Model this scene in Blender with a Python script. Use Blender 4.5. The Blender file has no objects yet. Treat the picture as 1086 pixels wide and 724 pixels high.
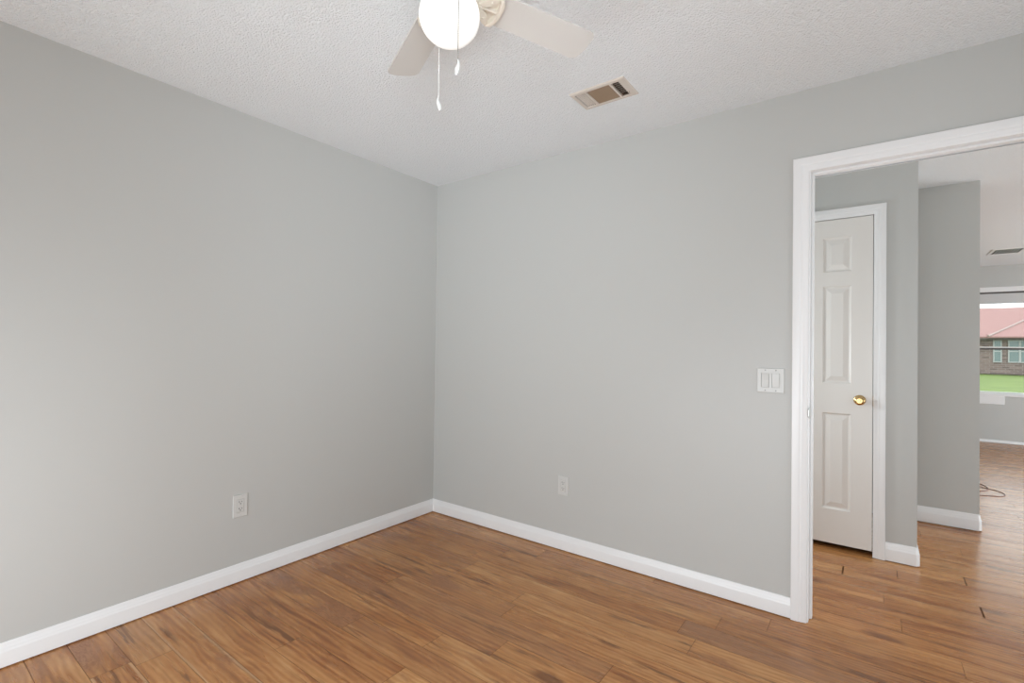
import bpy, bmesh, math, random
from mathutils import Vector, Matrix
C = bpy.context.scene.collection
S = bpy.context.scene
random.seed(7)
PI = math.pi
H = 2.44

# ------------------------------------------------------------------ camera
cam_d = bpy.data.cameras.new('camera'); cam = bpy.data.objects.new('camera', cam_d); C.objects.link(cam)
F, YAW, PIT, ROL = 515.44, -0.638211, 0.010595, 0.012629
fw = Vector((math.sin(YAW)*math.cos(PIT), math.cos(YAW)*math.cos(PIT), math.sin(PIT)))
r0 = Vector((math.cos(YAW), -math.sin(YAW), 0)); u0 = r0.cross(fw)
rr = r0*math.cos(ROL) + u0*math.sin(ROL); uu = -r0*math.sin(ROL) + u0*math.cos(ROL)
M = Matrix((rr, uu, -fw)).transposed().to_4x4(); M.translation = Vector((2.6406, -2.5915, 1.2383))
cam.matrix_world = M
cam_d.sensor_width = 36; cam_d.lens = F*36/1086; cam_d.clip_start = 0.02; cam_d.clip_end = 400
S.camera = cam

# ------------------------------------------------------------------ light and exposure
S.view_settings.view_transform = 'Standard'; S.view_settings.look = 'None'
S.view_settings.gamma = 1; S.view_settings.use_curve_mapping = False
S.view_settings.exposure = 0.0
S.cycles.max_bounces = 14; S.cycles.diffuse_bounces = 8; S.cycles.glossy_bounces = 4; S.cycles.transparent_max_bounces = 12
S.cycles.sample_clamp_indirect = 6
W = bpy.data.worlds.new('overcast_sky'); S.world = W; W.use_nodes = True
bg = W.node_tree.nodes['Background']; bg.inputs[0].default_value = (0.94, 0.97, 1, 1); bg.inputs[1].default_value = 3.2

def area(name, loc, direction, sx, sy, power, col=(1, 1, 1), spread=PI):
    d = bpy.data.lights.new(name, 'AREA'); d.shape = 'RECTANGLE'; d.size = sx; d.size_y = sy
    d.energy = power; d.color = col; d.spread = spread
    o = bpy.data.objects.new(name, d); C.objects.link(o); o.location = loc
    o.rotation_euler = Vector(direction).to_track_quat('-Z', 'Z').to_euler(); return o
# added fill lights in the bedroom, unseen behind the camera and to its right
FILL_COL = (0.855, 0.935, 1.0)
area('fill_bedroom_low', (1.7, -3.34, 0.6), (0, 1, 0), 2.4, 0.8, 53, FILL_COL)
area('fill_bedroom_right', (2.9, -3.34, 1.05), (0, 1, 0), 0.9, 1.6, 8, FILL_COL)
area('fill_bedroom_upward', (3.3, -3.3, 1.3), (-3.3, 3.3, 1.2), 0.9, 1.2, 11, FILL_COL, 0.9)
area('fill_bedroom_side', (3.50, -0.9, 1.2), (-1, 0, 0), 1.0, 1.4, 6, FILL_COL)
# added fill lights for living room and hall (to the right, out of view)
area('fill_living_room', (6.95, 4.2, 1.1), (-1, 0, 0.2), 2.2, 2.0, 178, (0.825, 0.93, 1.0))
area('fill_hall', (6.95, 1.2, 1.1), (-1, 0, 0), 1.6, 2.0, 62, (0.825, 0.93, 1.0))
# hallway lamp, round the corner to the left of the doorway
hl = bpy.data.lights.new('hall_lamp', 'POINT'); hl.energy = 24; hl.shadow_soft_size = 0.09; hl.color = (0.89, 0.955, 1.0)
hlo = bpy.data.objects.new('hall_lamp', hl); C.objects.link(hlo); hlo.location = (1.35, 0.56, 1.2)
GLOBE = 0.50

# ------------------------------------------------------------------ helpers
def new_mat(name):
    m = bpy.data.materials.new(name); m.use_nodes = True
    return m, m.node_tree.nodes, m.node_tree.links, m.node_tree.nodes['Principled BSDF']
def mat(name, col, rough=0.5, metal=0.0, bump=0, bscale=200, bdist=0.001, spec=0.5, vary=0):
    m, n, l, b = new_mat(name)
    b.inputs['Base Color'].default_value = (*col, 1); b.inputs['Roughness'].default_value = rough
    b.inputs['Metallic'].default_value = metal; b.inputs['Specular IOR Level'].default_value = spec
    if bump or vary:
        tc = n.new('ShaderNodeTexCoord'); nz = n.new('ShaderNodeTexNoise')
        nz.inputs['Scale'].default_value = bscale; nz.inputs['Detail'].default_value = 4
        l.new(tc.outputs['Object'], nz.inputs['Vector'])
        if bump:
            bp = n.new('ShaderNodeBump'); bp.inputs['Strength'].default_value = bump; bp.inputs['Distance'].default_value = bdist
            l.new(nz.outputs['Fac'], bp.inputs['Height']); l.new(bp.outputs['Normal'], b.inputs['Normal'])
        if vary:
            mx = n.new('ShaderNodeMix'); mx.data_type = 'RGBA'
            mx.inputs[6].default_value = (*[c*(1-vary) for c in col], 1); mx.inputs[7].default_value = (*[min(1, c*(1+vary)) for c in col], 1)
            l.new(nz.outputs['Fac'], mx.inputs[0]); l.new(mx.outputs[2], b.inputs['Base Color'])
    return m

def add_box(bm, x0, x1, y0, y1, z0, z1, bev=0, seg=2):
    r = bmesh.ops.create_cube(bm, size=1, matrix=Matrix.Translation(((x0+x1)/2, (y0+y1)/2, (z0+z1)/2)) @ Matrix.Diagonal((abs(x1-x0), abs(y1-y0), abs(z1-z0), 1)))
    if bev:
        vs = set(r['verts']); es = [e for e in bm.edges if e.verts[0] in vs and e.verts[1] in vs]
        bmesh.ops.bevel(bm, geom=es, offset=bev, segments=seg, affect='EDGES', profile=0.5)
def add_lathe(bm, prof, seg=48, mtx=Matrix()):          # prof: (radius, height) pairs
    rings = []
    for r, z in prof:
        if r < 1e-6: rings.append([bm.verts.new(mtx @ Vector((0, 0, z)))])
        else: rings.append([bm.verts.new(mtx @ Vector((r*math.cos(2*PI*k/seg), r*math.sin(2*PI*k/seg), z))) for k in range(seg)])
    for a, b in zip(rings, rings[1:]):
        for k in range(seg):
            k2 = (k+1) % seg
            if len(a) == 1 and len(b) == 1: continue
            if len(a) == 1: bm.faces.new((a[0], b[k2], b[k]))
            elif len(b) == 1: bm.faces.new((a[k], a[k2], b[0]))
            else: bm.faces.new((a[k], a[k2], b[k2], b[k]))
def add_prism(bm, poly, z0, z1, fn=lambda x, y, z: Vector((x, y, z))):
    lo = [bm.verts.new(fn(x, y, z0)) for x, y in poly]; hi = [bm.verts.new(fn(x, y, z1)) for x, y in poly]
    n = len(poly)
    bm.faces.new(lo[::-1]); bm.faces.new(hi)
    for k in range(n): bm.faces.new((lo[k], lo[(k+1) % n], hi[(k+1) % n], hi[k]))
def add_sweep(bm, prof, frames):                        # prof: (a,b) pairs; frames: functions (a,b)->Vector; ends capped
    rows = [[bm.verts.new(f(a, b)) for a, b in prof] for f in frames]
    for p, q in zip(rows, rows[1:]):
        for k in range(len(prof)-1): bm.faces.new((p[k], p[k+1], q[k+1], q[k]))
    bm.faces.new(rows[0][::-1]); bm.faces.new(rows[-1])
def add_tube(bm, pts, rad, seg=8):
    pts = [Vector(p) for p in pts]; rows = []
    for i, p in enumerate(pts):
        t = (pts[min(i+1, len(pts)-1)] - pts[max(i-1, 0)]).normalized()
        a = t.orthogonal().normalized() if i == 0 else (prev - t*prev.dot(t)).normalized()
        prev = a; b = t.cross(a)
        rows.append([bm.verts.new(p + rad*(a*math.cos(2*PI*k/seg) + b*math.sin(2*PI*k/seg))) for k in range(seg)])
    for p, q in zip(rows, rows[1:]):
        for k in range(seg): bm.faces.new((p[k], p[(k+1) % seg], q[(k+1) % seg], q[k]))
    bm.faces.new(rows[0][::-1]); bm.faces.new(rows[-1])
def catmull(pts, n=6):
    pts = [Vector(p) for p in pts]; out = []
    for i in range(len(pts)-1):
        p0, p1, p2, p3 = pts[max(i-1, 0)], pts[i], pts[i+1], pts[min(i+2, len(pts)-1)]
        for k in range(n):
            t = k/n
            out.append(0.5*((2*p1) + (p2-p0)*t + (2*p0-5*p1+4*p2-p3)*t*t + (3*p1-p0-3*p2+p3)*t**3))
    out.append(pts[-1]); return out
def obj(name, bm, m, parent=None, smooth=False, origin=None):
    bmesh.ops.recalc_face_normals(bm, faces=bm.faces[:])
    me = bpy.data.meshes.new(name)
    if origin is not None: bmesh.ops.translate(bm, verts=bm.verts[:], vec=-Vector(origin))
    bm.to_mesh(me); bm.free()
    if smooth:
        for p in me.polygons: p.use_smooth = True
        if smooth != 'all': me.set_sharp_from_angle(angle=math.radians(35))
    me.materials.append(m)
    o = bpy.data.objects.new(name, me); C.objects.link(o)
    if origin is not None: o.location = origin
    if parent: o.parent = parent
    return o
def tag(o, label=None, cat=None, group=None, kind=None):
    if label: o['label'] = label
    if cat: o['category'] = cat
    if group: o['group'] = group
    if kind: o['kind'] = kind
    return o
def thing(name, loc, label, cat, group=None, rot=None, kind=None):
    o = bpy.data.objects.new(name, None); C.objects.link(o); o.location = loc; o.empty_display_size = 0.1
    if rot: o.rotation_euler = rot
    return tag(o, label, cat, group, kind)
def copy_tree(o, parent=None):
    c = o.copy(); C.objects.link(c)
    if parent: c.parent = parent
    for ch in [x for x in bpy.data.objects if x.parent == o]: copy_tree(ch, c)
    return c
def boxes(name, lst, m, parent=None, bev=0):
    bm = bmesh.new()
    for b in lst: add_box(bm, *b, bev=bev)
    return obj(name, bm, m, parent)

# ------------------------------------------------------------------ materials
M_wall = mat('grey_wall_paint', (0.515, 0.518, 0.500), 0.42, bump=0.12, bscale=260, bdist=0.0008, spec=0.4)
M_trim = mat('white_trim_paint', (0.80, 0.80, 0.80), 0.32)
M_door = mat('white_door_paint', (0.76, 0.735, 0.70), 0.35, bump=0.05, bscale=120, bdist=0.0006)
M_plate = mat('white_plastic', (0.60, 0.60, 0.58), 0.32)
M_dark = mat('dark_slot', (0.03, 0.03, 0.03), 0.6)
M_brass = mat('polished_brass', (0.62, 0.43, 0.20), 0.24, 1.0)
M_steel = mat('satin_nickel', (0.52, 0.53, 0.50), 0.35, 0.8)
M_fan = mat('almond_white_fan_enamel', (0.70, 0.645, 0.56), 0.35)
M_blade = mat('white_fan_blade', (0.575, 0.555, 0.525), 0.45)
M_vent = mat('almond_vent_enamel', (0.62, 0.56, 0.50), 0.45)
M_louver = mat('dusty_shaded_louver', (0.27, 0.19, 0.125), 0.5)  # louver brown holds dust and shading, put into the colour
M_duct = mat('dark_duct', (0.05, 0.035, 0.025), 0.8)
M_chain = mat('white_pull_chain', (0.66, 0.65, 0.62), 0.4)
M_nickel = mat('nickel_bead_chain', (0.55, 0.54, 0.52), 0.4, 0.9)
M_swscrew = mat('grey_plate_screw', (0.36, 0.36, 0.35), 0.6)
M_blind = mat('grey_white_blind', (0.62, 0.62, 0.62), 0.6)
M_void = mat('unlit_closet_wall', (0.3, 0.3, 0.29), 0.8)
M_cable = mat('brown_cable', (0.25, 0.125, 0.10), 0.45)
M_vinyl = mat('window_vinyl', (0.78, 0.80, 0.77), 0.4)
M_shadow = mat('dark_shadow_strip', (0.10, 0.09, 0.085), 0.5)  # near-black colour standing in for shadow lines at the far window

# ceiling: popcorn texture
M_ceil, n, l, b = new_mat('popcorn_ceiling')
b.inputs['Base Color'].default_value = (0.805, 0.83, 0.845, 1); b.inputs['Roughness'].default_value = 0.9
tc = n.new('ShaderNodeTexCoord'); nz = n.new('ShaderNodeTexNoise'); nz.inputs['Scale'].default_value = 85; nz.inputs['Detail'].default_value = 3
vo = n.new('ShaderNodeTexVoronoi'); vo.inputs['Scale'].default_value = 130
ad = n.new('ShaderNodeMath'); ad.operation = 'SUBTRACT'; bp = n.new('ShaderNodeBump')
bp.inputs['Strength'].default_value = 0.8; bp.inputs['Distance'].default_value = 0.0048
l.new(tc.outputs['Object'], nz.inputs['Vector']); l.new(tc.outputs['Object'], vo.inputs['Vector'])
l.new(nz.outputs['Fac'], ad.inputs[0]); l.new(vo.outputs['Distance'], ad.inputs[1]); l.new(ad.outputs[0], bp.inputs['Height']); l.new(bp.outputs['Normal'], b.inputs['Normal'])

# floor: wood-look planks; uv = plank-local metres, edge uv = distance fields, tone/seed per plank
M_floor, n, l, b = new_mat('honey_wood_planks')
def nd(t, **k):
    x = n.new(t)
    for a, v in k.items(): setattr(x, a, v)
    return x
def mth(op, a, bb=None, cc=None):
    x = nd('ShaderNodeMath', operation=op)
    for i, v in enumerate((a, bb, cc)):
        if v is None: continue
        if hasattr(v, 'links'): l.new(v, x.inputs[i])
        else: x.inputs[i].default_value = v
    return x.outputs[0]
def noise(vec, sx, sy, detail=4, dist=0.0, rough=0.5):
    mp = nd('ShaderNodeMapping'); mp.inputs['Scale'].default_value = (sx, sy, 1)
    l.new(vec, mp.inputs['Vector']); z = nd('ShaderNodeTexNoise'); z.inputs['Scale'].default_value = 1
    z.inputs['Detail'].default_value = detail; z.inputs['Distortion'].default_value = dist; z.inputs['Roughness'].default_value = rough
    l.new(mp.outputs[0], z.inputs['Vector']); return z.outputs['Fac']
def ramp(fac, stops):
    r = nd('ShaderNodeValToRGB'); e = r.color_ramp.elements
    while len(e) < len(stops): e.new(0.5)
    for q, (p_, c_) in zip(e, stops): q.position = p_; q.color = (*c_, 1)
    l.new(fac, r.inputs[0]); return r.outputs[0]
def mixc(fac, a, bb, mode='MIX'):
    x = nd('ShaderNodeMix', data_type='RGBA', blend_type=mode)
    if hasattr(fac, 'links'): l.new(fac, x.inputs[0])
    else: x.inputs[0].default_value = fac
    for i, v in ((6, a), (7, bb)):
        if hasattr(v, 'links'): l.new(v, x.inputs[i])
        else: x.inputs[i].default_value = (*v, 1)
    return x.outputs[2]
uvg = nd('ShaderNodeUVMap', uv_map='grain').outputs[0]
tone = nd('ShaderNodeAttribute', attribute_name='tone').outputs['Fac']
edge = nd('ShaderNodeUVMap', uv_map='edge').outputs[0]
g1 = noise(uvg, 1.1, 11, 6, 1.1, 0.55)
g2 = noise(uvg, 2.5, 70, 3, 0.3)
g3 = noise(uvg, 2.2, 7, 5, 2.6, 0.6)
wv = nd('ShaderNodeTexWave', wave_type='BANDS', bands_direction='Y'); wv.inputs['Scale'].default_value = 5.5; wv.inputs['Distortion'].default_value = 7
wv.inputs['Detail'].default_value = 3; wv.inputs['Detail Scale'].default_value = 1.2
mpw = nd('ShaderNodeMapping'); mpw.inputs['Scale'].default_value = (0.55, 2.4, 1); l.new(uvg, mpw.inputs[0]); l.new(mpw.outputs[0], wv.inputs['Vector'])
t = mth('ADD', mth('MULTIPLY', g1, 0.62), mth('MULTIPLY', wv.outputs['Fac'], 0.13))
t = mth('ADD', t, mth('MULTIPLY', g3, 0.36)); t = mth('ADD', t, mth('MULTIPLY', mth('SUBTRACT', tone, 0.5), 0.17))
colr = ramp(t, [(0.28, (0.62, 0.345, 0.145)), (0.44, (0.52, 0.250, 0.090)), (0.59, (0.42, 0.178, 0.057)), (0.76, (0.26, 0.088, 0.026))])
fine = mth('MULTIPLY_ADD', g2, 0.34, 0.83)
cb = nd('ShaderNodeCombineColor')
for i in range(3): l.new(fine, cb.inputs[i])
colr = mixc(1.0, colr, cb.outputs[0], 'MULTIPLY')
# mineral streaks
sk = noise(uvg, 1.9, 34, 4, 0.6, 0.6); sk2 = noise(uvg, 1.3, 5, 2)
nn = nd('ShaderNodeClamp'); l.new(mth('MINIMUM', mth('MULTIPLY', mth('SUBTRACT', sk, 0.555), 14), mth('MULTIPLY', mth('SUBTRACT', sk2, 0.48), 12)), nn.inputs[0])
colr = mixc(mth('MULTIPLY', nn.outputs[0], 0.72), colr, (0.115, 0.040, 0.013))
# knots: small dark eyes with a halo
kv = nd('ShaderNodeTexVoronoi'); kv.inputs['Scale'].default_value = 1.0
kmp = nd('ShaderNodeMapping'); kmp.inputs['Scale'].default_value = (1.7, 4.2, 1); l.new(uvg, kmp.inputs[0])
kad = nd('ShaderNodeVectorMath', operation='ADD'); kns = nd('ShaderNodeTexNoise'); kns.inputs['Scale'].default_value = 14
l.new(uvg, kns.inputs['Vector']); ksc = nd('ShaderNodeVectorMath', operation='SCALE'); ksc.inputs['Scale'].default_value = 0.10; l.new(kns.outputs['Color'], ksc.inputs[0])
l.new(kmp.outputs[0], kad.inputs[0]); l.new(ksc.outputs[0], kad.inputs[1]); l.new(kad.outputs[0], kv.inputs['Vector'])
kc = nd('ShaderNodeClamp'); l.new(mth('MULTIPLY', mth('SUBTRACT', 0.17, kv.outputs['Distance']), 12), kc.inputs[0])
ksel = nd('ShaderNodeSeparateColor'); l.new(kv.outputs['Color'], ksel.inputs[0])
kpick = nd('ShaderNodeMath', operation='GREATER_THAN'); l.new(ksel.outputs[0], kpick.inputs[0]); kpick.inputs[1].default_value = 0.66
colr = mixc(mth('MULTIPLY', mth('MULTIPLY', kc.outputs[0], kpick.outputs[0]), 0.75), colr, (0.13, 0.045, 0.016))
# reddish burl patches
bu = noise(uvg, 1.7, 4.5, 4, 1.5); bc = nd('ShaderNodeClamp'); burlp = nd('ShaderNodeAttribute', attribute_name='burl').outputs['Fac']; l.new(mth('MULTIPLY', mth('ADD', mth('SUBTRACT', bu, 0.61), mth('MULTIPLY', burlp, 0.22)), 9), bc.inputs[0])
bf = noise(uvg, 26, 60, 4, 2.0)
burl = ramp(bf, [(0.3, (0.43, 0.195, 0.085)), (0.7, (0.22, 0.083, 0.031))])
colr = mixc(mth('MULTIPLY', bc.outputs[0], 0.85), colr, burl)
# greyer boards here and there
hs = nd('ShaderNodeAttribute', attribute_name='grey').outputs['Fac']
colr = mixc(mth('MULTIPLY', hs, 0.36), colr, (0.32, 0.180, 0.105))
# pale strip along the long edge of some boards
sx0 = nd('ShaderNodeSeparateXYZ'); l.new(edge, sx0.inputs[0]); pale_edge = nd('ShaderNodeAttribute', attribute_name='pale_edge').outputs['Fac']
sc_ = nd('ShaderNodeClamp'); l.new(mth('MULTIPLY', mth('SUBTRACT', mth('MULTIPLY', pale_edge, mth('MULTIPLY', g3, 0.02)), sx0.outputs[1]), 300), sc_.inputs[0])
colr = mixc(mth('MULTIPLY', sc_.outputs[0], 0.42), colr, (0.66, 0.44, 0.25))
# seams
sx = nd('ShaderNodeSeparateXYZ'); l.new(edge, sx.inputs[0])
gapw = nd('ShaderNodeAttribute', attribute_name='gap').outputs['Fac']
def below(v, lim):
    c_ = nd('ShaderNodeMath', operation='LESS_THAN'); l.new(v, c_.inputs[0])
    if hasattr(lim, 'links'): l.new(lim, c_.inputs[1])
    else: c_.inputs[1].default_value = lim
    return c_.outputs[0]
seam = mth('MAXIMUM', below(sx.outputs[0], gapw), below(sx.outputs[1], 0.0008))
colr = mixc(mth('MULTIPLY', seam, 0.85), colr, (0.045, 0.018, 0.009))
l.new(colr, b.inputs['Base Color'])
l.new(mth('MAXIMUM', mth('MULTIPLY_ADD', g1, 0.14, 0.20), mth('MULTIPLY', seam, 0.9)), b.inputs['Roughness']); l.new(mth('MULTIPLY', mth('SUBTRACT', 1.0, seam), 0.5), b.inputs['Specular IOR Level'])
hgt = mth('SUBTRACT', mth('MULTIPLY', g2, 0.12), mth('MULTIPLY', mth('MAXIMUM', below(sx.outputs[0], 0.003), below(sx.outputs[1], 0.002)), 0.25))
bp = nd('ShaderNodeBump'); bp.inputs['Strength'].default_value = 0.35; bp.inputs['Distance'].default_value = 0.001
l.new(hgt, bp.inputs['Height']); l.new(bp.outputs[0], b.inputs['Normal'])

# ------------------------------------------------------------------ floor (real plank layout)
def build_floor():
    bm = bmesh.new(); ug = bm.loops.layers.uv.new('grain'); ue = bm.loops.layers.uv.new('edge')
    data = []
    joints = {-5: 1.24, -7: 1.833, -1: 2.271, -3: 1.96, -2: 2.087, -15: 0.382, -8: 0.193, 6: 2.511, 7: 2.756, 8: 3.048, 5: 3.066}
    gaps = {6: 0.0042, 7: 0.0018, 8: 0.0030, 5: 0.0036}
    burls = {(-10, 0.6): 1.0, (-6, 1.0): 0.7, (-16, 0.2): 1.0, (-18, 0.1): 0.8, (-3, 2.3): 0.35, (-14, 0.3): 0.3}
    tones = {(-17, 0.2): 0.25, (-16, 0.2): 0.75, (-15, 0.8): 0.35, (-3, 0.6): 0.4}
    greys = {(-3, 1.96): 1.0, (-7, 0.607): 0.55, (-2, 2.087): 0.35, (-15, -0.838): 0.5}
    X0, X1, Y0, Y1, LEN = -0.12, 7.05, -3.44, 6.87, 1.22
    k0 = math.floor((Y0+0.063)/0.125); k1 = math.ceil((Y1+0.063)/0.125)
    rnd = random.Random(11); prev = 0
    for k in range(k0, k1):
        y0 = max(Y0, -0.063+0.125*k); y1 = min(Y1, -0.063+0.125*(k+1))
        if y1 <= y0: continue
        if k in joints: off = joints[k]
        else: off = prev + rnd.choice((0.38, 0.5, 0.66, 0.8))
        prev = off
        s = off - math.ceil((off-X0)/LEN)*LEN
        while s < X1:
            a, e = max(s, X0), min(s+LEN, X1)
            if e > a:
                vs = [bm.verts.new(v) for v in ((a, y0, 0), (e, y0, 0), (e, y1, 0), (a, y1, 0))]
                f = bm.faces.new(vs); oy, ox = rnd.random()*40, rnd.random()*40
                for lp, (gx, gy) in zip(f.loops, ((a, y0), (e, y0), (e, y1), (a, y1))): lp[ug].uv = (gx-a+ox, gy-y0+oy)
                g = 0.0
                for (kk, xs), v in greys.items():
                    if kk == k and abs(xs-s) < 0.05: g = v
                if g == 0 and rnd.random() < 0.12: g = rnd.random()*0.5
                bq = max([v for (kk, xx), v in burls.items() if kk == k and a <= xx <= e] or [0.0])
                tn = rnd.random()
                for (kk, xx), v in tones.items():
                    if kk == k and a <= xx <= e: tn = v
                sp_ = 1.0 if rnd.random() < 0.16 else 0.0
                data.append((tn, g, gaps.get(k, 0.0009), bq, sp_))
            s += LEN
    # split every plank in 4 so that the edge uv can run 0..half from each border
    faces = bm.faces[:]
    out = bmesh.new(); ug2 = out.loops.layers.uv.new('grain'); ue2 = out.loops.layers.uv.new('edge'); att = []
    for f, d in zip(faces, data):
        lo, hi = f.verts[0].co, f.verts[2].co; g0 = f.loops[0][ug].uv.copy()
        xm, ym = (lo.x+hi.x)/2, (lo.y+hi.y)/2; hx, hy = (hi.x-lo.x)/2, (hi.y-lo.y)/2
        for (xa, xb, ea, eb) in ((lo.x, xm, 0, hx), (xm, hi.x, hx, 0)):
            for (ya, yb, fa, fb) in ((lo.y, ym, 0, hy), (ym, hi.y, hy, 0)):
                nf = out.faces.new([out.verts.new(v) for v in ((xa, ya, 0), (xb, ya, 0), (xb, yb, 0), (xa, yb, 0))])
                for lp, (px, py, ex, ey) in zip(nf.loops, ((xa, ya, ea, fa), (xb, ya, eb, fa), (xb, yb, eb, fb), (xa, yb, ea, fb))):
                    lp[ug2].uv = (g0.x+px-lo.x, g0.y+py-lo.y); lp[ue2].uv = (ex, ey)
                att.append(d)
    bm.free()
    me = bpy.data.meshes.new('floor'); out.to_mesh(me); out.free()
    for i, nm in enumerate(('tone', 'grey', 'gap', 'burl', 'pale_edge')):
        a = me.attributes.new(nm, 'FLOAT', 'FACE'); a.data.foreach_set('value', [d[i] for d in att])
    me.materials.append(M_floor); o = bpy.data.objects.new('floor', me); C.objects.link(o)
    return tag(o, 'honey brown wood plank floor running through bedroom and hallway', 'floor', kind='structure')
floor = build_floor()

# ------------------------------------------------------------------ shell
def struct(name, lst, m, label, cat):
    return tag(boxes(name, lst, m), label, cat, kind='structure')
VX0, VX1, VY0, VY1 = 1.494, 1.734, -0.574, -0.436     # hole for the register
# ceiling, in pieces around the register hole
struct('ceiling', [(-0.12, 7.05, -3.44, VY0, H, H+0.02), (-0.12, 7.05, VY1, 6.87, H, H+0.02),
                   (-0.12, VX0, VY0, VY1, H, H+0.02), (VX1, 7.05, VY0, VY1, H, H+0.02)], M_ceil,
       'white popcorn textured ceiling over bedroom and hallway', 'ceiling')
struct('wall_left', [(-0.115, 0, -3.435, 0.115, 0, H)], M_wall, 'plain grey wall on the left side with one outlet', 'wall')
struct('wall_back', [(0, 2.39, 0, 0.115, 0, H), (2.39, 3.24, 0, 0.115, 2.08, H), (3.24, 7.0, 0, 0.115, 0, H)], M_wall,
       'grey wall with light switch and open doorway to the hall', 'wall')
struct('wall_right', [(3.55, 3.665, -3.435, 0, 0, H)], M_wall, 'grey bedroom wall out of view on the right', 'wall')
struct('wall_front', [(0, 3.55, -3.5, -3.385, 0, H)], M_wall, 'grey bedroom wall behind the viewer', 'wall')
HY = 1.065
bm = bmesh.new()
add_box(bm, 0.9, 2.01, HY, HY+0.115, 0, H); add_box(bm, 2.01, 2.66, HY, HY+0.115, 2.08, H)
add_box(bm, 2.66, 2.851, HY, HY+0.115, 0, H)
add_box(bm, 2.74, 2.851, HY+0.115, 2.06, 0, H)
tag(obj('wall_hall', bm, M_wall), 'grey hallway wall around the white closet door', 'wall', kind='structure')
struct('wall_passage', [(0.9, 3.24, 2.06, 2.175, 0, H)], M_wall, 'darker grey wall end beyond the closet door corner', 'wall')
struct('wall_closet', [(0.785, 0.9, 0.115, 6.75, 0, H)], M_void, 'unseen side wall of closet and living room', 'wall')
FY = 6.75
struct('wall_far', [(0.9, 3.80, FY, FY+0.13, 0, H), (3.80, 5.5, FY, FY+0.13, 0, 0.67), (3.80, 5.5, FY, FY+0.13, 2.09, H), (5.5, 7.0, FY, FY+0.13, 0, H)], M_wall,
       'grey living room wall under and above the far window', 'wall')
struct('wall_side', [(7.0, 7.1, 0, 6.9, 0, H)], M_wall, 'unseen grey living room wall on the right', 'wall')

# ------------------------------------------------------------------ baseboards
BASE = [(0, 0.0055), (0.013, 0.0055), (0.013, 0.060), (0.0122, 0.064), (0.0105, 0.067), (0.0098, 0.0715), (0.009, 0.0755), (0.0068, 0.080), (0.0056, 0.085), (0.005, 0.0905), (0.0032, 0.0940), (0, 0.0945)]
def baseboard(name, path, label, hs=1.0, close=False):
    # path: xy points, wall on the left-hand side is behind; offset direction = right-hand normal
    P = [Vector((x, y)) for x, y in path]; frames = []
    for i, p in enumerate(P):
        d0 = (P[i]-P[i-1]).normalized() if i else None; d1 = (P[i+1]-P[i]).normalized() if i < len(P)-1 else None
        n0 = Vector((d0.y, -d0.x)) if d0 else None; n1 = Vector((d1.y, -d1.x)) if d1 else None
        if n0 is None: m_ = n1
        elif n1 is None: m_ = n0
        else: m_ = (n0+n1)/(1+n0.dot(n1))
        frames.append(lambda a, b, p=p, m_=m_: Vector((p.x+m_.x*a, p.y+m_.y*a, 0.003+(b-0.003)*hs)))
    bm = bmesh.new(); add_sweep(bm, BASE, frames)
    return tag(obj(name, bm, M_trim, smooth=True), label, 'baseboard', kind='structure')
baseboard('baseboard_left', [(0, -3.385), (0, 0)], 'white baseboard along the left grey wall')
baseboard('baseboard_back', [(0, 0), (2.345, 0)], 'white baseboard from room corner to doorway casing')
baseboard('baseboard_hall', [(2.706, HY), (2.843, HY), (2.851, HY+0.008), (2.851, 2.06)], 'short white baseboard right of the closet door', 1.17)
baseboard('baseboard_passage', [(2.851, 2.06), (3.232, 2.06), (3.24, 2.068), (3.24, 2.175)], 'white baseboard under the darker grey passage wall', 1.22)
baseboard('baseboard_far', [(0.9, FY), (7.0, FY)], 'thin white base strip under the far window', 0.42)

# ------------------------------------------------------------------ casings and doorway
CAS = [(0, 0), (0, 0.0150), (0.002, 0.0168), (0.012, 0.0176), (0.026, 0.0170), (0.030, 0.0162), (0.033, 0.0140), (0.039, 0.0142), (0.042, 0.0132), (0.046, 0.0108), (0.052, 0.0106), (0.0545, 0.0095), (0.058, 0.0085), (0.060, 0.0065), (0.060, 0)]
def casing(bm, x0, x1, zt, yw, sg, w=0.06):
    # x0,x1: inner edges; zt: inner top; yw: wall plane; sg=-1 sticks out towards -y
    k = w/0.06
    fr = [lambda u, t: Vector((x0-w+u*k, yw+sg*t, 0.002)), lambda u, t: Vector((x0-w+u*k, yw+sg*t, zt+w-u*k)),
          lambda u, t: Vector((x1+w-u*k, yw+sg*t, zt+w-u*k)), lambda u, t: Vector((x1+w-u*k, yw+sg*t, 0.002))]
    add_sweep(bm, CAS, fr)
tr = thing('trim_1', (2.815, 0, 0), 'white moulded casing around the open bedroom doorway', 'door trim', kind='structure')
def pobj(name, bm, m, par, **k):
    bmesh.ops.translate(bm, verts=bm.verts[:], vec=-par.location)
    return obj(name, bm, m, par, **k)
bm = bmesh.new(); casing(bm, 2.405, 3.225, 2.060, 0, -1, 0.063); pobj('casing', bm, M_trim, tr, smooth=True)
bm = bmesh.new(); casing(bm, 2.405, 3.225, 2.060, 0.115, 1); pobj('casing', bm, M_trim, tr, smooth=True)
bm = bmesh.new(); add_box(bm, 2.39, 2.410, 0.0005, 0.1145, 0.002, 2.065); add_box(bm, 3.22, 3.2395, 0.0005, 0.1145, 0.002, 2.065); add_box(bm, 2.3905, 3.2395, 0.0005, 0.1145, 2.065, 2.0795)
pobj('jamb', bm, M_trim, tr)
bm = bmesh.new(); add_box(bm, 2.410, 2.421, 0.045, 0.078, 0.002, 2.054, 0.002); add_box(bm, 3.209, 3.22, 0.045, 0.078, 0.002, 2.054, 0.002); add_box(bm, 2.410, 3.22, 0.045, 0.078, 2.054, 2.065, 0.002)
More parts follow.
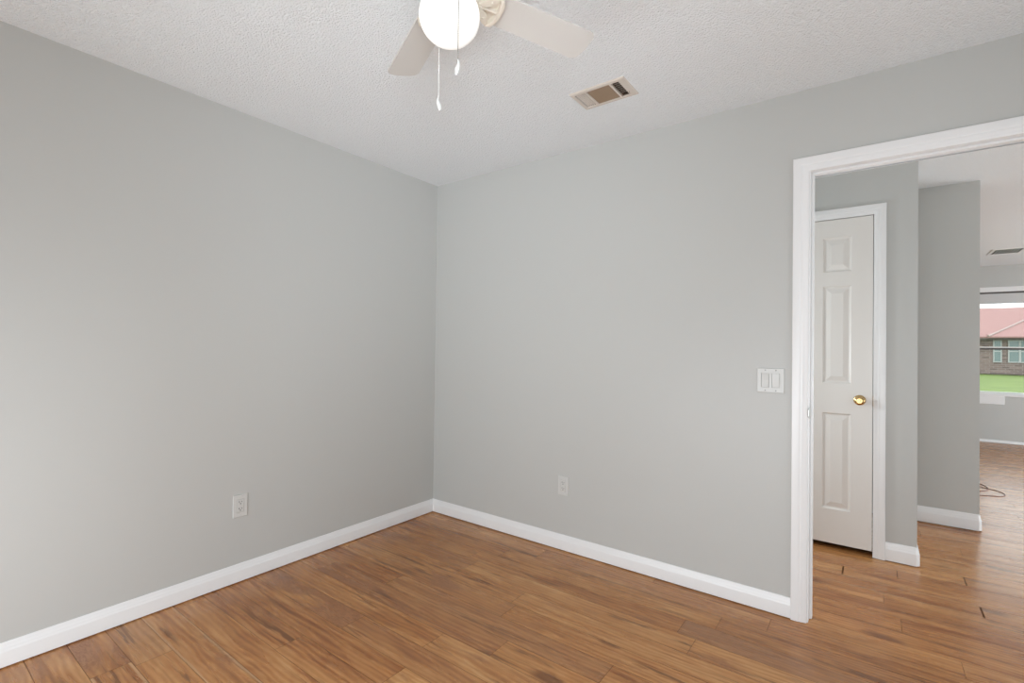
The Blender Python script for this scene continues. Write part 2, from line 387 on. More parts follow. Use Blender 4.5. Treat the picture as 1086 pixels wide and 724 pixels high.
pobj('door_stop', bm, M_trim, tr)
bm = bmesh.new()
add_box(bm, 2.4098, 2.4115, -0.002, 0.036, 0.925, 0.982, 0.0006, 1)
add_prism(bm, [(0.925+0.006, 0), (0.982-0.006, 0), (0.982-0.014, -0.011), (0.925+0.014, -0.011)], 2.4078, 2.4105, lambda a, q, z: Vector((z, -0.001+q, a)))
sp = pobj('strike_plate', bm, M_steel, tr); sp['label'] = 'small metal strike plate on the doorway jamb'

# closet door: six-panel, with casing
tr2 = thing('trim_2', (2.336, HY, 0), 'white moulded casing around the closet door', 'door trim', kind='structure')
bm = bmesh.new(); casing(bm, 2.027, 2.6455, 2.0655, HY, -1); pobj('casing', bm, M_trim, tr2, smooth=True)
bm = bmesh.new(); add_box(bm, 2.011, 2.0265, HY+0.0005, HY+0.1145, 0.002, 2.065); add_box(bm, 2.6465, 2.6595, HY+0.0005, HY+0.1145, 0.002, 2.065); add_box(bm, 2.011, 2.6595, HY+0.0005, HY+0.1145, 2.0665, 2.0795)
pobj('jamb', bm, M_trim, tr2)
bm = bmesh.new(); add_box(bm, 2.6435, 2.6470, HY-0.004, HY+0.03, 0.905, 0.970, 0.0008, 1); pobj('strike_plate', bm, mat('dull_brass', (0.30, 0.20, 0.12), 0.4, 0.8), tr2)['label'] = 'dull brass strike plate beside the closet knob'

DY = HY + 0.002; DX0, DX1, DZ0, DZ1 = 2.030, 2.6425, 0.034, 2.0625
dr = thing('door_1', (2.336, DY, 0), 'narrow white six-panel closet door standing closed in the hall', 'door', kind='structure')
bm = bmesh.new()
xs = [DX0, 2.136, 2.286, 2.386, 2.536, DX1]; zs = [DZ0, 0.246, 0.848, 1.035, 1.644, 1.734, 1.951, DZ1]
def q4(a, b, c, d): bm.faces.new([bm.verts.new(v) for v in (a, b, c, d)])
for i in range(5):
    for j in range(7):
        x0, x1, z0, z1 = xs[i], xs[i+1], zs[j], zs[j+1]
        if i in (1, 3) and j in (1, 3, 5):
            loops = []
            for ins, dep in ((0, 0), (0.004, 0.0045), (0.010, 0.0085), (0.017, 0.0085), (0.044, 0.0015)):
                loops.append([Vector((x0+ins, DY+dep, z0+ins)), Vector((x1-ins, DY+dep, z0+ins)), Vector((x1-ins, DY+dep, z1-ins)), Vector((x0+ins, DY+dep, z1-ins))])
            for A, B in zip(loops, loops[1:]):
                for k in range(4): q4(A[k], A[(k+1) % 4], B[(k+1) % 4], B[k])
            q4(*loops[-1])
        else: q4(Vector((x0, DY, z0)), Vector((x1, DY, z0)), Vector((x1, DY, z1)), Vector((x0, DY, z1)))
B0, B1 = DY, DY+0.035
q4(Vector((DX0, B1, DZ0)), Vector((DX0, B1, DZ1)), Vector((DX1, B1, DZ1)), Vector((DX1, B1, DZ0)))
for (a, c) in (((DX0, DZ0), (DX1, DZ0)), ((DX1, DZ0), (DX1, DZ1)), ((DX1, DZ1), (DX0, DZ1)), ((DX0, DZ1), (DX0, DZ0))):
    q4(Vector((a[0], B0, a[1])), Vector((c[0], B0, c[1])), Vector((c[0], B1, c[1])), Vector((a[0], B1, a[1])))
bmesh.ops.remove_doubles(bm, verts=bm.verts[:], dist=0.0001)
pobj('door_panel', bm, M_door, dr)
kn = Matrix.Translation((2.579, DY, 0.938)) @ Matrix.Rotation(PI/2, 4, 'X')
bm = bmesh.new()
add_lathe(bm, [(0, 0), (0.031, 0), (0.0315, 0.003), (0.028, 0.007), (0.019, 0.010), (0.0125, 0.014), (0.0115, 0.024), (0.0135, 0.030), (0.020, 0.035), (0.0255, 0.042), (0.0275, 0.050), (0.0265, 0.057), (0.0225, 0.062), (0.016, 0.0645), (0.0145, 0.0625), (0.008, 0.0625), (0.0065, 0.0645), (0, 0.065)], 40, kn)
kb = pobj('door_knob', bm, M_brass, dr, smooth=True); kb['label'] = 'round polished brass knob'
# the closet behind it: dark, closed
# ------------------------------------------------------------------ far window
wn = thing('window_1', (4.65, FY, 0), 'far living room window looking out at the brick house', 'window', kind='structure')
WX0, WX1, WZ0, WZ1 = 3.80, 5.50, 0.67, 2.09
bm = bmesh.new()
for (a0, a1, c0, c1) in ((WX0, WX0+0.030, WZ0, WZ1), (WX1-0.03, WX1, WZ0, WZ1), (WX0+0.03, WX1-0.03, WZ0, WZ0+0.03), (WX0+0.03, WX1-0.03, WZ1-0.03, WZ1)):
    add_box(bm, a0, a1, FY+0.035, FY+0.085, c0, c1, 0.003)
pobj('window_frame', bm, M_vinyl, wn)
bm = bmesh.new(); add_box(bm, WX0+0.03, WX1-0.03, FY+0.045, FY+0.07, 1.306, 1.322, 0.002); pobj('meeting_rail', bm, M_vinyl, wn)
bm = bmesh.new(); add_box(bm, WX0+0.03, WX1-0.03, FY+0.05, FY+0.066, 1.280, 1.3055, 0.002); pobj('rail_shadow', bm, M_shadow, wn)['label'] = 'dark strip painted as shadow below the meeting rail'  # dark strip in place of the shadow under the rail
bm = bmesh.new(); add_box(bm, WX0-0.07, WX1+0.07, FY-0.012, FY+0.035, 2.076, 2.145, 0.003); pobj('head_casing', bm, M_trim, wn)
bm = bmesh.new(); add_box(bm, WX0-0.05, WX1+0.05, FY-0.014, FY+0.035, 0.643, 0.676, 0.004); pobj('window_sill', bm, M_trim, wn)
bm = bmesh.new(); add_box(bm, WX0-0.05, 4.09, FY-0.013, FY, 0.530, 0.6428, 0.004); pobj('apron', bm, M_trim, wn)
M_glass, n, l, b = new_mat('window_glass'); n.remove(b)
tp = n.new('ShaderNodeBsdfTransparent'); tp.inputs[0].default_value = (0.95, 0.97, 0.96, 1); gl = n.new('ShaderNodeBsdfGlossy'); gl.inputs['Roughness'].default_value = 0.0
fr = n.new('ShaderNodeFresnel'); fr.inputs[0].default_value = 1.45; mx = n.new('ShaderNodeMixShader')
l.new(fr.outputs[0], mx.inputs[0]); l.new(tp.outputs[0], mx.inputs[1]); l.new(gl.outputs[0], mx.inputs[2]); l.new(mx.outputs[0], n['Material Output'].inputs[0])
bm = bmesh.new(); add_box(bm, WX0+0.03, WX1-0.03, FY+0.056, FY+0.060, 0.70, 1.2798); pobj('glass_pane', bm, M_glass, wn)
bm = bmesh.new(); add_box(bm, WX0+0.03, WX1-0.03, FY+0.056, FY+0.060, 1.3225, 2.06); pobj('glass_pane', bm, M_glass, wn)
bl = thing('window_blind', (4.65, FY, 2.06), 'raised grey blind stacked at the top of the far window', 'blind')
bm = bmesh.new()
for k in range(11): add_box(bm, WX0+0.012, WX1-0.012, FY+0.004, FY+0.030, 1.928+k*0.0113, 1.928+k*0.0113+0.0107, 0.001, 1)
pobj('slat_stack', bm, M_blind, bl)
bm = bmesh.new(); add_box(bm, WX0+0.012, WX1-0.012, FY+0.003, FY+0.031, 1.914, 1.9275, 0.003); pobj('bottom_rail', bm, M_blind, bl)
bm = bmesh.new(); add_box(bm, WX0+0.012, WX1-0.012, FY+0.010, FY+0.034, 2.053, 2.0755, 0.001); pobj('top_gap_shadow', bm, M_shadow, bl)['label'] = 'dark strip painted as the shaded gap above the blind'  # dark bar in place of the shaded gap below the casing

# added out of view: frame and white shade on solid wall behind the fill lights
M_shade = mat('white_shade_panel', (0.80, 0.80, 0.78), 0.7)
def fill_panel(name, axis, wall, sgn, a0, a1, z0, z1, label, cat):
    t_ = thing(name, (0, 0, 0), label, cat, kind='structure')
    def B(bm, u0, u1, d, v0, v1):
        w0, w1 = sorted((wall, wall+sgn*d))
        if axis == 'y': add_box(bm, u0, u1, w0, w1, v0, v1)
        else: add_box(bm, w0, w1, u0, u1, v0, v1)
    bm = bmesh.new(); e = 0.06
    B(bm, a0-e, a0, 0.02, z0-e, z1+e); B(bm, a1, a1+e, 0.02, z0-e, z1+e); B(bm, a0, a1, 0.02, z0-e, z0); B(bm, a0, a1, 0.02, z1, z1+e)
    obj('frame', bm, M_trim, t_)
    bm = bmesh.new(); B(bm, a0, a1, 0.008, z0, z1); obj('shade', bm, M_shade, t_)
fill_panel('fill_panel_front', 'y', -3.385, 1, 0.4, 3.45, 0.15, 2.1, 'wide added frame and shade behind the viewer, backing the fill lights', 'window')
fill_panel('fill_panel_right', 'x', 3.55, -1, -1.45, -0.35, 0.45, 1.95, 'added frame and shade out of view on the right, backing a fill light', 'window')
fill_panel('fill_panel_living', 'x', 7.0, -1, 3.05, 5.35, 0.07, 2.15, 'added frame and shade backing the living room fill light, out of view', 'door')
fill_panel('fill_panel_hall', 'x', 7.0, -1, 0.35, 2.05, 0.07, 2.15, 'added frame and shade backing the hall fill light, out of view', 'door')

# ------------------------------------------------------------------ ceiling fan
FX, FYc, BZ = 1.720, -1.652, 2.199
fan = thing('ceiling_fan', (FX, FYc, H), 'white four-blade ceiling fan with lit globe and two pull chains', 'ceiling fan')
LZ = lambda z: z-H
bm = bmesh.new(); add_lathe(bm, [(0, LZ(2.4395)), (0.066, LZ(2.4395)), (0.068, LZ(2.43)), (0.062, LZ(2.405)), (0.045, LZ(2.392)), (0.03, LZ(2.388)), (0, LZ(2.388))]); obj('canopy', bm, M_fan, fan, smooth=True)
bm = bmesh.new(); add_lathe(bm, [(0, LZ(2.39)), (0.045, LZ(2.39)), (0.085, LZ(2.378)), (0.102, LZ(2.355)), (0.106, LZ(2.32)), (0.104, LZ(2.275)), (0.095, LZ(2.245)), (0.078, LZ(2.228)), (0.05, LZ(2.222)), (0, LZ(2.222))]); obj('motor_housing', bm, M_fan, fan, smooth=True)
bm = bmesh.new(); add_lathe(bm, [(0, LZ(2.224)), (0.050, LZ(2.224)), (0.052, LZ(2.215)), (0.052, LZ(2.19)), (0.048, LZ(2.182)), (0, LZ(2.182))]); obj('switch_housing', bm, M_fan, fan, smooth=True)
# globe
M_globe, n, l, b = new_mat('lit_frosted_globe')
b.inputs['Base Color'].default_value = (0.74, 0.74, 0.72, 1); b.inputs['Emission Color'].default_value = (1.0, 0.975, 0.93, 1); b.inputs['Emission Strength'].default_value = GLOBE
b.inputs['Roughness'].default_value = 0.3
GZ, GR, GS = 2.127, 0.0815, 0.93
prof = [(0, LZ(GZ)-GR*GS)] + [(GR*math.sin(a), LZ(GZ)-GR*GS*math.cos(a)) for a in [PI*k/28 for k in range(1, 22)]] + [(0.046, LZ(2.183)), (0, LZ(2.183))]
bm = bmesh.new(); add_lathe(bm, prof, 56); obj('light_globe', bm, M_globe, fan, smooth='all')['label'] = 'glowing round white glass globe'
# blades: u radial, v tangential, tilted about the radial axis
def blade_pt(ang, pitch):
    R = Matrix.Rotation(ang, 4, 'Z') @ Matrix.Translation((0, 0, LZ(BZ))) @ Matrix.Rotation(pitch, 4, 'X')
    return R
W1, W2, R0, R1, cr = 0.049, 0.056, 0.098, 0.470, 0.024
outl = []
def arc(cx, cy, r, a0, a1, k=7): return [(cx+r*math.cos(a0+(a1-a0)*i/k), cy+r*math.sin(a0+(a1-a0)*i/k)) for i in range(k+1)]
outl += arc(R1-cr, -W2+cr, cr, -PI/2, 0) + [(R1+0.002, -0.012), (R1+0.003, 0.0), (R1+0.002, 0.012)] + arc(R1-cr, W2-cr, cr, 0, PI/2) + arc(R0+0.03, W1-0.03, 0.03, PI/2, PI) + arc(R0+0.03, -W1+0.03, 0.03, PI, 3*PI/2)
bm = bmesh.new(); add_prism(bm, outl, -0.0025, 0.0035)
be = [e for e in bm.edges if len(e.link_faces) == 2 and any(len(f.verts) > 8 for f in e.link_faces)]
bmesh.ops.bevel(bm, geom=be, offset=0.0012, segments=2, affect='EDGES')
blade = obj('blade', bm, M_blade, fan, smooth=True)
bm = bmesh.new()
# blade iron: arm, shield plate, raised crescent and lobes (underside of the blade)
add_prism(bm, [(0.050, -0.012), (0.085, -0.010), (0.104, -0.014), (0.104, 0.014), (0.085, 0.010), (0.050, 0.012)], -0.010, -0.003)
half = [(0.086, 0.010), (0.095, 0.024), (0.107, 0.036), (0.121, 0.046), (0.135, 0.049), (0.147, 0.044), (0.152, 0.030), (0.154, 0.014)]
shield = [(x, -y) for x, y in half] + [(0.1545, 0)] + half[::-1]
add_prism(bm, shield, -0.0045, -0.0026)
cres = [(0.128, 0.049), (0.143, 0.046), (0.151, 0.034), (0.1545, 0.018), (0.1555, 0), (0.1545, -0.018), (0.151, -0.034), (0.143, -0.046), (0.128, -0.049), (0.137, -0.036), (0.1425, -0.02), (0.1435, 0), (0.1425, 0.02), (0.137, 0.036)]
add_prism(bm, cres, -0.020, -0.0045)
for s in (1, -1):
    lobe = [(0.084, 0.007), (0.093, 0.022), (0.104, 0.035), (0.117, 0.045), (0.130, 0.049), (0.1325, 0.041), (0.128, 0.028), (0.120, 0.017), (0.110, 0.009), (0.097, 0.004)]
    add_prism(bm, [(x, s*y) for x, y in lobe], -0.017, -0.0045)
add_prism(bm, [(0.080, -0.004), (0.120, -0.003), (0.1435, -0.004), (0.1435, 0.004), (0.120, 0.003), (0.080, 0.004)], -0.016, -0.0045)
bm.normal_update()
eds = [e for e in bm.edges if len(e.link_faces) == 2 and e.calc_face_angle(0) > 0.9 and (e.verts[0].co.z < -0.0155 and e.verts[1].co.z < -0.0155)]
bmesh.ops.bevel(bm, geom=eds, offset=0.0015, segments=2, affect='EDGES')
iron = obj('blade_iron', bm, M_fan, blade, smooth=True); iron['label'] = 'cream openwork bracket under the blade'
for (x, y) in ((0.092, 0.0), (0.114, 0.028), (0.114, -0.028)):
    bm = bmesh.new(); add_lathe(bm, [(0, -0.0195), (0.003, -0.019), (0.0045, -0.0175), (0.0045, -0.0155), (0, -0.0155)], 12, Matrix.Translation((x, y, 0)))
    obj('screw', bm, M_fan, blade, smooth=True)
PITCH = math.radians(-12.5)
for k in range(4):
    bb = blade if k == 0 else copy_tree(blade, fan)
    bb.matrix_basis = blade_pt(math.radians((67.5, 155.0, 246.0, 335.5)[k]), PITCH)
# pull chains: beads on a cord, with a leaf shaped fob
def chain(th, z0, z1, zf, curl, cm=None):
    x, y = 0.088*math.cos(math.radians(th)), 0.088*math.sin(math.radians(th))
    bm = bmesh.new()
    pts = catmull([(x*0.57, y*0.57, LZ(2.20)), (x*0.8, y*0.8, LZ(2.203)), (x, y, LZ(2.185)), (x, y, LZ(2.1)), (x, y, LZ((2.1+z1)/2)), (x, y, LZ(z1))], 4)
    add_tube(bm, pts, 0.0009, 6)
    z = 2.18
    while z > z1:
        bmesh.ops.create_icosphere(bm, subdivisions=1, radius=0.0020, matrix=Matrix.Translation((x, y, LZ(z)))); z -= 0.0042
    c = obj('pull_chain', bm, cm or M_chain, fan, smooth=True)
    bm = bmesh.new(); hgt = z1-zf
    prof = [(0, 0), (0.0022, -0.02), (0.0030, -0.08), (0.0020, -0.13), (0.0034, -0.22), (0.0062, -0.40), (0.0076, -0.58), (0.0070, -0.75), (0.0050, -0.90), (0.0022, -0.98), (0, -1)]
    add_lathe(bm, [(r*0.8, z*hgt) for r, z in prof], 20)
    for v in bm.verts:
        s = -v.co.z/hgt
        v.co.y *= 0.5; v.co.x += curl*0.007*math.sin(s*PI*0.85)*(-1 if s < 0.5 else 1)*abs(s-0.5)*2
    bmesh.ops.rotate(bm, verts=bm.verts[:], cent=(0, 0, 0), matrix=Matrix.Rotation(math.radians(36), 3, 'Z'))
    bmesh.ops.translate(bm, verts=bm.verts[:], vec=(x, y, LZ(z1)))
    obj('fob', bm, M_plate, c, smooth=True)['label'] = 'leaf shaped white fob'
    return c
chain(153, 2.18, 1.951, 1.909, 1)['label'] = 'white pull chain hanging behind the globe'
chain(329, 2.18, 1.963, 1.922, -0.8, M_nickel)['label'] = 'white pull chain hanging in front of the globe'

# ------------------------------------------------------------------ ceiling register
vt = thing('ceiling_vent', (1.614, -0.505, H), 'almond three-section air register on the bedroom ceiling near the fan', 'vent')
A0, A1, Bq0, Bq1 = -0.138, 0.138, -0.0885, 0.0885     # outer, local
bm = bmesh.new()
prof = [(0, 0), (0, -0.002), (0.004, -0.006), (0.018, -0.008), (0.020, -0.006), (0.020, 0.0)]
def rect_sweep(bm, x0, x1, y0, y1, prof):
    cs = [(x0, y0, 1, 1), (x1, y0, -1, 1), (x1, y1, -1, -1), (x0, y1, 1, -1)]
    rows = [[bm.verts.new((x+a*sx_, y+a*sy_, z)) for a, z in prof] for x, y, sx_, sy_ in cs]
    for i in range(4):
        p, q = rows[i], rows[(i+1) % 4]
        for k in range(len(prof)-1): bm.faces.new((p[k], p[k+1], q[k+1], q[k]))
rect_sweep(bm, A0, A1, Bq0, Bq1, prof)
add_box(bm, -0.066, -0.057, -0.0685, 0.0685, -0.007, 0.004); add_box(bm, 0.058, 0.067, -0.0685, 0.0685, -0.007, 0.004)
add_box(bm, 0.105, 0.119, -0.0685, 0.0685, -0.007, 0.0)
obj('frame', bm, M_vent, vt)
def slats(name, x0, x1, y0, y1, along, num, tilt, m, wid):
    bm = bmesh.new()
    for k in range(num):
        f = (k+0.5)/num; c_, s_ = math.cos(tilt)*wid/2, math.sin(tilt)*wid/2
        if along == 'x':
            yc = y0+(y1-y0)*f; poly = [(yc-c_-0.0004, -s_), (yc-c_+0.0004, -s_), (yc+c_+0.0004, s_), (yc+c_-0.0004, s_)]
            add_prism(bm, poly, x0, x1, lambda a, q, z: Vector((z, a, q+0.001)))
        else:
            xc = x0+(x1-x0)*f; poly = [(xc-c_-0.0004, -s_), (xc-c_+0.0004, -s_), (xc+c_+0.0004, s_), (xc+c_-0.0004, s_)]
            add_prism(bm, poly, y0, y1, lambda a, q, z: Vector((a, z, q+0.001)))
    return obj(name, bm, m, vt)
slats('louver_bank', -0.118, -0.066, -0.0685, 0.0685, 'y', 5, math.radians(30), M_vent, 0.0070)['label'] = 'pale louvers, short side'
slats('louver_bank', -0.057, 0.058, -0.0685, 0.0685, 'x', 15, math.radians(-40), M_louver, 0.0108)['label'] = 'brown central louvers'
slats('louver_bank', 0.067, 0.105, -0.0685, 0.0685, 'y', 5, math.radians(-58), M_louver, 0.0085)['label'] = 'open louvers showing dark duct'
bm = bmesh.new()
for k in range(8): add_box(bm, 0.067, 0.105, -0.06+k*0.0165-0.0006, -0.06+k*0.0165+0.0006, 0.008, 0.012)
obj('damper', bm, M_vent, vt)
bm = bmesh.new(); add_box(bm, 0.110, 0.114, 0.030, 0.042, -0.014, -0.006, 0.001); obj('lever', bm, M_vent, vt)
bm = bmesh.new()
for (x0, x1, y0, y1, z0, z1) in ((-0.1198, 0.1198, -0.0689, -0.0675, 0.0, 0.15), (-0.1198, 0.1198, 0.0675, 0.0689, 0.0, 0.15), (-0.1198, -0.1185, -0.0675, 0.0675, 0, 0.15), (0.1185, 0.1198, -0.0675, 0.0675, 0, 0.15), (-0.122, 0.122, -0.072, 0.072, 0.15, 0.153)): add_box(bm, x0, x1, y0, y1, z0, z1)
obj('duct_box', bm, M_duct, vt)
# living room register
v2 = thing('ceiling_vent', (3.91, 5.48, H), 'small white register on the distant living room ceiling', 'vent')
bm = bmesh.new(); rect_sweep(bm, -0.15, 0.15, -0.21, 0.21, [(0, 0), (0.004, -0.006), (0.03, -0.008), (0.032, -0.001)]); obj('frame', bm, M_trim, v2)
bm = bmesh.new(); add_box(bm, -0.118, 0.118, -0.178, 0.178, -0.0015, -0.0005); obj('back_plate', bm, M_dark, v2)
bm = bmesh.new()
for k in range(9): add_box(bm, -0.118+k*0.0295-0.003, -0.118+k*0.0295+0.003, -0.178, 0.178, -0.005, -0.002)
obj('louver_bank', bm, M_trim, v2)

# ------------------------------------------------------------------ outlets and switch (built facing -y, local: x right, z up)
def cover(bm, w, h, openings, d=0.0055):
    xs_ = sorted({-w/2, w/2, *[o[0] for o in openings], *[o[1] for o in openings]}); zs_ = sorted({-h/2, h/2, *[o[2] for o in openings], *[o[3] for o in openings]})
    b_ = 0.004
    def P(x, z):
        ed = abs(abs(x)-w/2) < 1e-6 or abs(abs(z)-h/2) < 1e-6
        return Vector((x, -d+0.0 if not ed else -d, z))
    for i in range(len(xs_)-1):
        for j in range(len(zs_)-1):
            xm, zm = (xs_[i]+xs_[i+1])/2, (zs_[j]+zs_[j+1])/2
            if any(o[0] < xm < o[1] and o[2] < zm < o[3] for o in openings): continue
            x0, x1, z0, z1 = xs_[i], xs_[i+1], zs_[j], zs_[j+1]
            bm.faces.new([bm.verts.new(v) for v in (Vector((x0, -d, z0)), Vector((x1, -d, z0)), Vector((x1, -d, z1)), Vector((x0, -d, z1)))])
    e = 0.0035
    for (a, c) in (((-1, -1), (1, -1)), ((1, -1), (1, 1)), ((1, 1), (-1, 1)), ((-1, 1), (-1, -1))):
        o1, o2 = Vector((a[0]*w/2, -d, a[1]*h/2)), Vector((c[0]*w/2, -d, c[1]*h/2))
        p1, p2 = Vector((a[0]*(w/2+e*0.5), -d+0.002, a[1]*(h/2+e*0.5))), Vector((c[0]*(w/2+e*0.5), -d+0.002, c[1]*(h/2+e*0.5)))
        w1, w2_ = Vector((p1.x, 0, p1.z)), Vector((p2.x, 0, p2.z))
        bm.faces.new([bm.verts.new(v) for v in (o1, o2, p2, p1)]); bm.faces.new([bm.verts.new(v) for v in (p1, p2, w2_, w1)])
    for o in openings:
        cs = [(o[0], o[2]), (o[1], o[2]), (o[1], o[3]), (o[0], o[3])]
        for k in range(4):
            a, c = cs[k], cs[(k+1) % 4]
            bm.faces.new([bm.verts.new(v) for v in (Vector((a[0], -d, a[1])), Vector((c[0], -d, c[1])), Vector((c[0], -0.0005, c[1])), Vector((a[0], -0.0005, a[1])))])
    bmesh.ops.remove_doubles(bm, verts=bm.verts[:], dist=1e-5)
out1 = thing('wall_outlet', (1.1245, 0, 0.392), 'white outlet low on the back grey wall, left of the doorway', 'outlet', 'wall outlets')
bm = bmesh.new(); cover(bm, 0.068, 0.112, [(-0.0172, 0.0172, -0.0340, 0.0340)]); obj('cover_plate', bm, M_plate, out1)
rc_bm = bmesh.new(); add_box(rc_bm, -0.0163, 0.0163, -0.0064, -0.001, -0.0332, 0.0332, 0.0012); rc = obj('receptacle', rc_bm, M_plate, out1)
for s in (1, -1):
    zc = s*0.0172
    for (a0, a1, c0, c1) in ((-0.0075, -0.0050, -0.001, 0.008), (0.0052, 0.0074, 0.0, 0.007)):
        bm = bmesh.new(); add_box(bm, a0, a1, -0.0068, -0.005, zc+c0, zc+c1); obj('slot', bm, M_dark, rc)
    bm = bmesh.new(); add_lathe(bm, [(0, 0.0068), (0.0027, 0.0068), (0.0027, 0.005), (0, 0.005)], 12, Matrix.Translation((0, 0, zc-0.0065)) @ Matrix.Rotation(PI/2, 4, 'X'))
    obj('ground_hole', bm, M_dark, rc)
def screw_at(x, z, par, m):
    bm = bmesh.new(); add_lathe(bm, [(0, 0.0066), (0.0028, 0.0064), (0.0033, 0.0054), (0, 0.0054)], 14, Matrix.Translation((x, 0, z)) @ Matrix.Rotation(PI/2, 4, 'X'))
    obj('screw', bm, m, par)
for z in (0.0482, -0.0482): screw_at(0, z, out1, M_plate)
out2 = copy_tree(out1); out2.location = (0, -1.3895, 0.3945); out2.rotation_euler = (0, 0, PI/2)
out2['label'] = 'white outlet low on the left grey wall'

sw = thing('light_switch', (2.2525, 0, 1.0935), 'white double rocker light switch beside the doorway casing', 'light switch')
ops = [(-0.0395, -0.0057, -0.0335, 0.0335), (0.0057, 0.0395, -0.0335, 0.0335)]
bm = bmesh.new(); cover(bm, 0.112, 0.112, ops); obj('cover_plate', bm, M_plate, sw)
for i, xc in enumerate((-0.0226, 0.0226)):
    bm = bmesh.new(); t_ = 0.0026 if i else -0.0020
    pr = [(-0.0324, -0.004), (-0.0324, -0.0066+t_), (0, -0.0072), (0.0324, -0.0066-t_), (0.0324, -0.004)]
    add_prism(bm, pr, xc-0.0152, xc+0.0152, lambda a, q, z: Vector((z, q, a)))
    obj('rocker', bm, M_plate, sw)
for xc in (-0.0226, 0.0226):
    for z in (0.0482, -0.0482): screw_at(xc, z, sw, M_swscrew)

# ------------------------------------------------------------------ cable on the living room floor
bm = bmesh.new(); zc = 0.0027
pts = [(3.30, 3.80), (3.40, 3.775), (3.462, 3.722), (3.490, 3.61), (3.480, 3.50), (3.43, 3.42), (3.35, 3.40), (3.25, 3.47), (3.22, 3.62), (3.30, 3.72)]
pts2 = [(3.36, 3.66), (3.474, 3.56), (3.529, 3.525), (3.572, 3.435), (3.565, 3.35), (3.52, 3.29), (3.46, 3.262), (3.397, 3.235), (3.30, 3.22), (3.18, 3.25)]
add_tube(bm, catmull([(x, y, zc) for x, y in pts], 8), 0.0027, 8)
add_tube(bm, catmull([(pts[-1][0], pts[-1][1], zc)] + [(x, y, zc+0.004*(i < 1)) for i, (x, y) in enumerate(pts2)], 8), 0.0027, 8)
tag(obj('cable', bm, M_cable, smooth=True), 'thin brown cable looped on the living room floor beyond the hall', 'cable')

# ------------------------------------------------------------------ outside: lawn and brick house
M_grass, n, l, b = new_mat('lawn_grass'); b.inputs['Roughness'].default_value = 0.9
tc = n.new('ShaderNodeTexCoord'); z1_ = n.new('ShaderNodeTexNoise'); z1_.inputs['Scale'].default_value = 0.9; z1_.inputs['Detail'].default_value = 8; z1_.inputs['Roughness'].default_value = 0.7
l.new(tc.outputs['Object'], z1_.inputs['Vector']); rp = n.new('ShaderNodeValToRGB')
for q, (p_, c_) in zip(rp.color_ramp.elements, [(0.32, (0.066, 0.112, 0.012)), (0.68, (0.132, 0.192, 0.030))]): q.position = p_; q.color = (*c_, 1)
l.new(z1_.outputs['Fac'], rp.inputs[0]); l.new(rp.outputs[0], b.inputs['Base Color'])
bm = bmesh.new(); bmesh.ops.create_grid(bm, x_segments=60, y_segments=60, size=0.5)
for v in bm.verts:
    v.co.x = v.co.x*70+14; v.co.y = v.co.y*90+52.5
    v.co.z = -0.32+0.03*math.sin(v.co.x*0.4)*math.sin(v.co.y*0.31)
tag(obj('lawn', bm, M_grass), 'bright green lawn outside the far window', 'lawn', kind='structure')

hs_ = thing('house', (12, 46.5, -0.3), 'brick house with red roof across the lawn, seen through the window', 'house')
M_brick, n, l, b = new_mat('brown_brick'); b.inputs['Roughness'].default_value = 0.85
tc = n.new('ShaderNodeTexCoord'); mp = n.new('ShaderNodeMapping'); mp.inputs['Rotation'].default_value = (PI/2, 0, 0); br = n.new('ShaderNodeTexBrick')
br.inputs['Scale'].default_value = 1; br.inputs['Brick Width'].default_value = 0.42; br.inputs['Row Height'].default_value = 0.14; br.inputs['Mortar Size'].default_value = 0.012
br.inputs['Color1'].default_value = (0.215, 0.155, 0.140, 1); br.inputs['Color2'].default_value = (0.120, 0.085, 0.078, 1); br.inputs['Mortar'].default_value = (0.25, 0.22, 0.20, 1)
l.new(tc.outputs['Object'], mp.inputs[0]); l.new(mp.outputs[0], br.inputs['Vector']); l.new(br.outputs['Color'], b.inputs['Base Color'])
M_roof = mat('faded_red_shingles', (0.270, 0.152, 0.142), 0.85, bscale=3, vary=0.12)
M_hw = mat('house_white_trim', (0.340, 0.352, 0.352), 0.5)
M_hg = mat('house_window_glass', (0.132, 0.188, 0.188), 0.15)
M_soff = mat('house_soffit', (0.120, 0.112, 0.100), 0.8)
def hobj(name, bm, m, par, **k):
    bmesh.ops.translate(bm, verts=bm.verts[:], vec=-hs_.location); return obj(name, bm, m, par, **k)
bm = bmesh.new(); add_box(bm, 5.0, 20.0, 46.5, 55.5, -0.3, 2.30); hobj('brick_wall', bm, M_brick, hs_)
bm = bmesh.new()
vs = [bm.verts.new(v) for v in ((4.4, 45.9, 2.28), (20.6, 45.9, 2.28), (20.6, 56.1, 2.28), (4.4, 56.1, 2.28), (8.2, 51, 4.78), (16.8, 51, 4.78), (4.4, 45.9, 2.40), (20.6, 45.9, 2.40), (20.6, 56.1, 2.40), (4.4, 56.1, 2.40))]
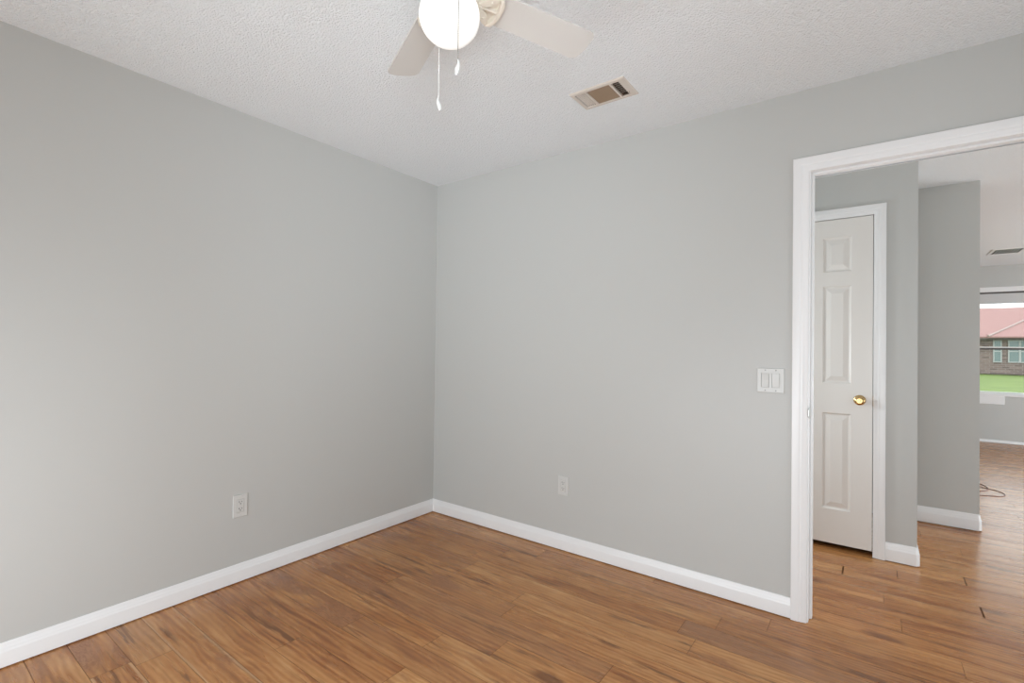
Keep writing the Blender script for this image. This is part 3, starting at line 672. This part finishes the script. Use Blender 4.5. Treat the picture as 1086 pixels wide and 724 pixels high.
for f in ((0, 1, 7, 6), (1, 2, 8, 7), (2, 3, 9, 8), (3, 0, 6, 9), (6, 7, 5, 4), (7, 8, 5), (8, 9, 4, 5), (9, 6, 4), (3, 2, 1, 0)): bm.faces.new([vs[i] for i in f])
roof = hobj('roof', bm, M_roof, hs_)
bm = bmesh.new()
vs = [bm.verts.new(v) for v in ((9.3, 45.6, 2.30), (14.7, 45.6, 2.30), (12.0, 48.8, 3.86), (12.0, 49.6, 3.86), (9.3, 45.6, 2.40), (14.7, 45.6, 2.40), (9.3, 47.0, 2.8), (14.7, 47.0, 2.8))]
for f in ((0, 1, 5, 4), (4, 5, 2), (4, 2, 3, 6), (5, 7, 3, 2)): bm.faces.new([vs[i] for i in f])
hobj('roof', bm, M_roof, hs_)['label'] = 'low hip over the front window bay'
bm = bmesh.new(); add_tube(bm, [(9.3, 45.58, 2.42), (12.0, 48.8, 3.88)], 0.07, 8); hobj('ridge_cap', bm, mat('pale_ridge_cap', (0.320, 0.248, 0.232), 0.8), hs_)
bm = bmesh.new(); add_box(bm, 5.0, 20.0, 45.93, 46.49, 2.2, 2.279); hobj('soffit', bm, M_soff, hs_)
def hwin(x0, x1, z0, z1, mull):
    bm = bmesh.new(); e = 0.07
    add_box(bm, x0, x0+e, 46.44, 46.5, z0, z1); add_box(bm, x1-e, x1, 46.44, 46.5, z0, z1)
    add_box(bm, x0+e, x1-e, 46.44, 46.5, z0, z0+e); add_box(bm, x0+e, x1-e, 46.44, 46.5, z1-e, z1); add_box(bm, x0+e, x1-e, 46.45, 46.5, (z0+z1)/2-0.04, (z0+z1)/2+0.04)
    for m_ in mull: add_box(bm, m_-0.06, m_+0.06, 46.43, 46.5, z0, z1)
    w_ = hobj('window_frame', bm, M_hw, hs_)
    bm = bmesh.new(); add_box(bm, x0+0.02, x1-0.02, 46.47, 46.499, z0+0.02, z1-0.02); hobj('window_pane', bm, M_hg, w_)
hwin(9.66, 10.12, 0.55, 2.15, []); hwin(10.43, 12.2, 0.55, 2.15, [11.03, 11.62]); hwin(13.6, 15.2, 0.55, 2.15, [14.4])
